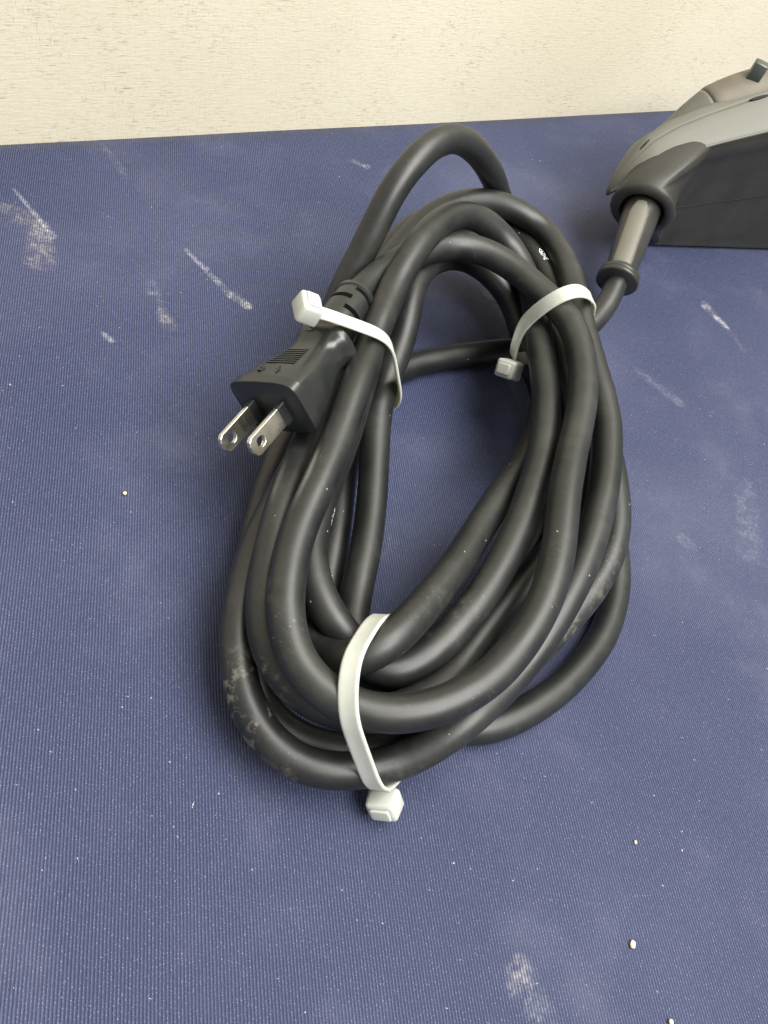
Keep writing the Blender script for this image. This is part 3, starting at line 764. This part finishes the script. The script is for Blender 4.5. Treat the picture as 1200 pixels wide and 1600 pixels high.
# ---------------------------------------------------------------- cable ties
def cable_tie(label, band, normal, head_at, head_centre=None, head_dir=None, width=5.4, thick=1.0, head=(9.0, 7.4, 6.6), tail=3.2):
    n = Vector(normal).normalized()
    loop = []
    for k in range(len(band)):
        a, b = Vector(band[k]), Vector(band[(k + 1) % len(band)])
        m_ = max(1, int((b - a).length / 0.8))
        for q in range(m_):
            w = a + (b - a) * q / m_
            w.z = max(w.z, 1.0)
            loop.append(w)
    L = len(loop)
    for _ in range(46):
        loop = [(loop[k - 1] + 2 * loop[k] + loop[(k + 1) % L]) / 4 for k in range(L)]
    cen = sum(loop, Vector()) / L
    ha = Vector(head_at)
    kh = min(range(L), key=lambda k: (loop[k] - ha).length)
    root = empty('cable_tie', loop[kh] * MM, label, 'cable tie', 'cable ties holding the coil')
    rings = []
    for k in range(L):
        T = (loop[(k + 1) % L] - loop[k - 1]).normalized()
        O = T.cross(n).normalized()
        if O.dot(loop[k] - cen) < 0:
            O = -O
        p = loop[k]
        hw, ht = width / 2, thick / 2
        prof = [(-hw, -ht * .5), (-hw + .35, -ht), (hw - .35, -ht), (hw, -ht * .5), (hw, ht * .35), (hw - .55, ht), (hw - .9, ht * .82), (-hw + .9, ht * .82), (-hw + .55, ht), (-hw, ht * .35)]
        rings.append([(p + n * a + O * (b + ht * 0.4)) * MM for a, b in prof])
    rings.append(rings[0])
    vs_, fs = loft(rings, cap=False)
    strap = link_mesh('strap', vs_, fs, M_NYLON, root)
    # head block with slot lip, and the trimmed tail
    T = Vector(head_dir).normalized() if head_dir else (loop[(kh + 2) % L] - loop[kh - 2]).normalized()
    n = (n - T * n.dot(T)).normalized()
    O = T.cross(n).normalized()
    if O.dot(loop[kh] - cen) < 0:
        O = -O
    hp = loop[kh] + O * (head[2] * 0.5 - 0.6)
    if T.z < 0:
        T = -T
    if head_centre is not None:
        hp = Vector(head_centre)
    hp.z = max(hp.z, 4.2)
    bx, fc = bevelled_box(1, 1, 1, 0.16, 3)
    vv = []
    for v in bx:
        taper = 1.0 - 0.10 * (v.z + 0.5)
        vv.append((hp + n * v.x * head[0] * taper + T * v.y * head[1] * taper + O * v.z * head[2]) * MM)
    hd = link_mesh('head', vv, fc, M_NYLON, root)
    bx, fc = bevelled_box(1, 1, 1, 0.12, 2)
    link_mesh('head_lip', [(hp + O * head[2] * 0.5 + n * v.x * head[0] * .62 + T * v.y * head[1] * .55 + O * v.z * 1.4) * MM for v in bx], fc, M_NYLON, hd)
    if tail:
        link_mesh('cut_tail', [(hp - O * (head[2] * .5 - 1.4) + T * (head[1] * .5 + (v.y + .5) * tail - .4) + n * v.x * width * (0.95 - 0.5 * (v.y + .5)) + O * (v.z * thick + 0.5 * (v.y + .5))) * MM for v in bx], fc, M_NYLON, root)
    return root


cable_tie('milky white cable tie round the rounded coil end farthest from the wall',
          [(38.0, 113.3, -1.4), (38.0, 111.9, -1.3), (37.9, 110.7, -0.8), (35.8, 98.1, 4.7), (35.7, 97.3, 5.0), (35.3, 95.6, 5.9), (32.3, 85.6, 12.3), (31.6, 84.2, 13.5), (30.8, 83.2, 14.9), (29.1, 82.7, 17.4), (14.5, 86.9, 38.1), (13.4, 87.6, 39.5), (12.0, 89.8, 41.2), (8.6, 97.9, 44.6), (8.9, 103.6, 43.0), (10.1, 114.2, 39.2), (10.5, 116.6, 38.1), (11.2, 118.7, 36.8), (11.9, 119.8, 35.5), (12.7, 120.6, 34.2), (26.0, 131.2, 12.7), (26.7, 131.0, 11.6), (27.5, 130.6, 10.6), (37.4, 115.8, -1.1), (37.8, 114.6, -1.4)],
          (-0.821, -0.108, -0.560), (30.7, 84.2, 14.9), (34.8, 84.6, 6.0), (-7.48, 1.73, 10.62))
cable_tie('milky white cable tie strapping the plug neck to the cord bundle',
          [(-45.0, 187.7, 60.7), (-25.0, 200.2, 53.1), (-22.7, 201.6, 51.9), (-22.0, 202.0, 50.9), (-13.1, 207.3, 27.5), (-12.6, 207.5, 26.3), (-12.4, 207.6, 25.0), (-14.5, 212.1, 16.0), (-17.5, 211.7, 8.0), (-26.1, 205.9, 6.0), (-37.8, 203.2, 6.0), (-49.0, 206.4, 12.0), (-49.8, 203.9, 30.0), (-46.8, 194.4, 50.0)],
          (-0.530, 0.848, -0.012), (-45.0, 187.7, 60.7), (-47.0, 188.5, 59.7), (6.33, 3.93, -2.48), tail=0)
cable_tie('milky white cable tie round the coil side beside the power tool',
          [(17.4, 249.7, 27.0), (31.7, 285.1, 9.8), (38.3, 289.4, 16.2), (37.6, 281.2, 36.0), (37.5, 280.6, 37.2), (35.3, 273.8, 48.7), (34.7, 272.7, 50.0), (30.5, 266.2, 55.8), (26.5, 260.7, 59.0), (23.4, 257.8, 58.5), (20.8, 256.5, 54.7), (19.9, 256.0, 53.4), (19.2, 255.8, 52.3), (18.7, 255.7, 51.1), (18.1, 255.7, 49.5), (15.1, 256.7, 38.8), (14.9, 257.0, 37.5)],
          (0.696, -0.670, -0.258), (17.4, 249.7, 27.0), (18.1, 245.7, 26.0), (-2.46, 7.33, 10.53), tail=0)



# ---------------------------------------------------------------- the power tool
TB = Vector((58.5, 414.1, 0))
TS = Vector((0.777, 0.6295, 0))
TQ = Vector((-0.6295, 0.777, 0))


def tp(s, q, h):
    return (TB + TS * s + TQ * q + Vector((0, 0, h))) * MM


def smooth_closed(poly, per):
    n = len(poly)
    out = []
    for i in range(n):
        p0, p1, p2, p3 = (Vector(poly[(i + d) % n]) for d in (-1, 0, 1, 2))
        for k in range(per):
            t = k / per
            out.append(0.5 * ((2 * p1) + (p2 - p0) * t + (2 * p0 - 5 * p1 + 4 * p2 - p3) * t * t + (3 * p1 - p0 - 3 * p2 + p3) * t ** 3))
    return out


def build_tool():
    root = empty('power_tool', tp(20, 15, 0), 'black and grey-beige corded power tool with rubber cord boot, standing beside the coil', 'power tool')
    BOOT = Vector((46.0, 386.0, 32.5))           # where the boot leaves the housing
    END = PATH[-1]
    axis = (END - BOOT).normalized()

    def hb(s):
        return 59.0 + 0.345 * s

    # black lower housing: sections along the tool, drawn together round the cord exit
    rings = []

    def section(s_, qn, qf, h0, h1):
        w, hh = qf - qn, h1 - h0
        sec = [(.10, .0), (.06, .05), (.055, .3), (.05, .66), (.035, .80), (0, .88), (.005, .95), (.07, 1.0), (.4, 1.03), (.75, 1.0), (.95, .88), (1.0, .6), (1.0, .3), (.95, .04), (.5, 0)]
        return smooth_closed([(qn + w * a_, h0 + hh * b_) for a_, b_ in sec], 4)
    for args in [(130, -1.4, 32, 0.5, 103), (100, -1.4, 32, 0.5, 93), (70, -1.4, 31, 0.5, 83), (45, -1.4, 30, 0.5, 74.5), (25, -1.4, 29, 0.5, 67), (12, -1.4, 27, 0.5, 62.5), (4, -1.4, 25.5, 0.5, 60)]:
        rings.append([tp(args[0], p.x, max(p.y, 0.4)) for p in section(*args)])
    last = section(4, -1.4, 25.5, 0.5, 60)
    cq, ch = 11.0, 31.0
    c0 = TB + TS * 4 + TQ * cq + Vector((0, 0, ch))
    e1 = (TQ - axis * TQ.dot(axis)).normalized()
    e2 = axis.cross(e1)
    if e2.z < 0:
        e2 = -e2
    for k in range(1, 19):
        t = k / 18
        ctr = c0.lerp(BOOT, t)
        fx = TQ.lerp(e1, t).normalized()
        fz = Vector((0, 0, 1)).lerp(e2, t).normalized()
        g_side = 1 - (1 - t ** 2.2) ** 0.7
        g_up = 1 - (1 - t ** 1.15) ** 0.9
        ring_ = []
        for p in last:
            d = Vector((p.x - cq, p.y - ch))
            e = d.lerp(d.normalized() * 15.5, g_side)
            e.y = d.y + (d.normalized().y * 15.5 - d.y) * g_up
            ring_.append((ctr + fx * e.x + fz * e.y) * MM)
        rings.append(ring_)
    for back, r_ in ((1.0, 15.0), (2.0, 13.8), (2.5, 12.4), (2.3, 11.0), (1.2, 10.2), (-1.5, 9.7), (-6.0, 9.4)):
        rings.append([(BOOT + axis * back + (e1 * (p.x - cq) + e2 * (p.y - ch)).normalized() * r_) * MM for p in last])
    vs_, fs = loft(rings)
    ho = link_mesh('housing', [Vector((v.x, v.y, max(v.z, 0.0004))) for v in vs_], fs, M_HOUSE, root)
    # parting line along the housing: a thin recessed-looking dark bead
    seam = [tp(s, 0.15, 22.5 + 0.2 * s) for s in range(-2, 131, 4)]
    sv, sf = sweep(seam, lambda i, th: 0.28 * MM, 6)
    link_mesh('parting_line', sv, sf, M_DARK, ho)

    # grey-beige upper shell
    rings, rail = [], []
    for s, qn, qf, he, ht, hf in [(-36.5, 1, 4, 30, 32, 30), (-35.8, -1, 6, 33, 36.5, 32), (-33.5, -3, 9, 39, 42.5, 36), (-29.5, -5, 13, 45, 49.5, 40), (-24, -5, 18, 49.5, 54.5, 42), (-12, -3.5, 23, 55, 60.5, 45), (4, -1.8, 27, 60.5, 66.5, 49),
                                  (30, -1.8, 30, 69.5, 77.5, 58), (60, -1.8, 32, 80, 88.5, 69), (100, -1.8, 33, 93.5, 103.5, 84), (130, -1.8, 33, 104, 114, 94)]:
        w, rise = qf - qn, ht - he
        sec = [(0, he), (.004, he + rise * .12), (.10, he + rise * .38), (.30, he + rise * .78), (.42, he + rise * .97), (.46, ht), (.50, ht - rise * .06), (.56, ht), (.72, ht - rise * .1), (.9, ht - (ht - hf) * .5), (1.0, hf + 1), (.97, hf - 2), (.6, he - 3), (.1, he - 2)]
        poly = smooth_closed([(qn + w * a_, b_) for a_, b_ in sec], 4)
        rings.append([tp(s, p.x, p.y) for p in poly])
        rail.append(tp(s, qn - 0.1, he + 0.2))
    vs_, fs = loft(rings)
    sh = link_mesh('upper_shell', vs_, fs, M_SHELL, root)
    sv, sf = sweep(catmull(rail, 5), lambda i, th: 0.75 * MM, 8)
    link_mesh('shell_rim', sv, sf, M_SHELL, sh)
    # dark beads laid on the shell, coloured as the shade inside slots
    for p, q, r in ((tp(-29.5, 5.5, 49.0), tp(-22, 9.5, 55.0), 0.9), (tp(23, 12.6, 75.0), tp(33, 13.0, 78.5), 0.9)):
        sv, sf = sweep([p + (q - p) * k / 6 for k in range(7)], lambda i, th: r * MM * (0.35, .8, 1, 1, 1, .8, .35)[i], 10)
        link_mesh('vent_slot_shade', sv, sf, M_DARK, sh)

    # handle rising behind the shell: beige root, brown-grey grip, steel knob
    hp = [tp(-18, 18, 40), tp(-8, 20, 44), tp(2, 22.5, 49.5), tp(10, 24, 56.5), tp(18, 24.5, 63), tp(30, 25, 69.5), tp(45, 25.5, 75), tp(70, 26, 83), tp(100, 26, 92), tp(130, 26, 101)]
    hpp = catmull(hp, 8)
    rr = [5 + 6.0 * min(1, i / 32) for i in range(len(hpp))]
    cut = 30
    sv, sf = sweep(hpp[:cut + 1], lambda i, th: rr[i] * MM, 28)
    hd = link_mesh('handle_root', sv, sf, M_SHELL, root)
    sv, sf = sweep(hpp[cut:], lambda i, th: (rr[min(i + cut, len(rr) - 1)] + (0.3 if i else 0.0)) * MM, 28)
    gp = link_mesh('handle_grip', sv, sf, M_GRIP, root)
    bx, fc = bevelled_box(1, 1, 1, 0.25, 3)
    rp = tp(12, 21.5, 68.6)
    link_mesh('screw_recess_shade', [rp + (TS * v.x * 6.5 + Vector((0, 0, 1)) * v.x * 3.0 + TQ * v.y * 3.4 + Vector((0, 0, 1)) * v.z * 1.2) * MM for v in bx], fc, M_DARK, hd)  # raised dark block, coloured as the shade inside the screw hole
    bx, fc = bevelled_box(6.4 * MM, 6.4 * MM, 9 * MM, 0.8 * MM, 2)
    kp = tp(29, 24, 83)
    link_mesh('knob', [kp + v for v in bx], fc, M_METAL, root)

    # cord boot: tapered sleeve with pale strip and end flange
    L = (END - BOOT).length
    BP = [(BOOT + axis * (-6 + (L + 4.5) * k / 40)) * MM for k in range(41)]
    FB = frames(BP)

    def br(i, th):
        t = i / 40
        r = 9.0 - 2.2 * t
        if i >= 38:
            r = 9.2
        if i == 37:
            r = 7.2
        return r * MM
    sv, sf = sweep(BP, br, 40, FB)
    boot = link_mesh('cord_boot', sv, sf, M_BOOT, root)
    fl = [(END + axis * a) * MM for a in (-2.0, -1.4, 0.2, 0.8)]
    FF = frames(fl)
    sv, sf = sweep(fl, lambda i, th: (8.9, 9.6, 9.6, 8.8)[i] * MM, 40, FF)
    link_mesh('boot_flange', sv, sf, M_BOOT, boot)
    # pale strip on the upper side of the boot
    upv = (Vector((0, 0, 1)) - axis * axis.z).normalized()
    side = axis.cross(upv)
    lean = (upv * 0.93 - side * 0.36 * (1 if side.x > 0 else -1)).normalized()
    sd = axis.cross(lean)
    rows = []
    for k in range(13):
        t = 4 + (L - 8) * k / 12
        half = 4.3 * min(1.0, math.sqrt(max(0.0, (k + 0.4) / 2.2)))
        rr_ = 9.0 - 2.2 * (t + 6) / (L + 4.5)
        row = []
        for q in range(9):
            x = half * (q / 4 - 1)
            dz = math.sqrt(max(rr_ ** 2 - x * x, 0.1)) + 0.35
            row.append((BOOT + axis * t + sd * x + lean * dz) * MM)
        rows.append(row)
    iv = [p for r in rows for p in r]
    iff = [(a * 9 + b, a * 9 + b + 1, (a + 1) * 9 + b + 1, (a + 1) * 9 + b) for a in range(12) for b in range(8)]
    io = link_mesh('boot_pale_strip', iv, iff, M_BOOTFLAT, boot)
    sol = io.modifiers.new('solid', 'SOLIDIFY')
    sol.thickness = 0.5 * MM


build_tool()


# ---------------------------------------------------------------- crumbs on the cloth
def crumb(x, y, r, label, stretch):
    bm = bmesh.new()
    bmesh.ops.create_icosphere(bm, subdivisions=2, radius=1.0)
    vv = []
    for v in bm.verts:
        k = 1 + 0.35 * noise.noise(v.co * 1.7 + Vector((x, y, 0)))
        vv.append(V(x + v.co.x * r * k, y + v.co.y * r * stretch * k, r * 0.55 + v.co.z * r * 0.6 * k))
    bm.verts.index_update()
    ff = [tuple(v.index for v in f.verts) for f in bm.faces]
    bm.free()
    zmin = min(v.z for v in vv)
    vv = [v - Vector((0, 0, zmin + 0.0002)) for v in vv]
    o = link_mesh('crumb', vv, ff, M_CRUMB)
    o['label'] = label
    o['category'] = 'crumb'
    o['group'] = 'crumbs on the cloth'


crumb(113.1, 82.3, 0.8, 'largest pale oval crumb lying alone on the blue cloth', 1.5)
crumb(109.2, 110.0, 0.5, 'tiny curved pale crumb on bare cloth beside the coil', 1.3)
crumb(126.8, 68.4, 0.7, 'pale rounded crumb on the bare blue cloth farthest from the wall', 1.0)
crumb(-76.1, 139.8, 0.65, 'small tan crumb on the cloth beside the plug blades', 1.0)
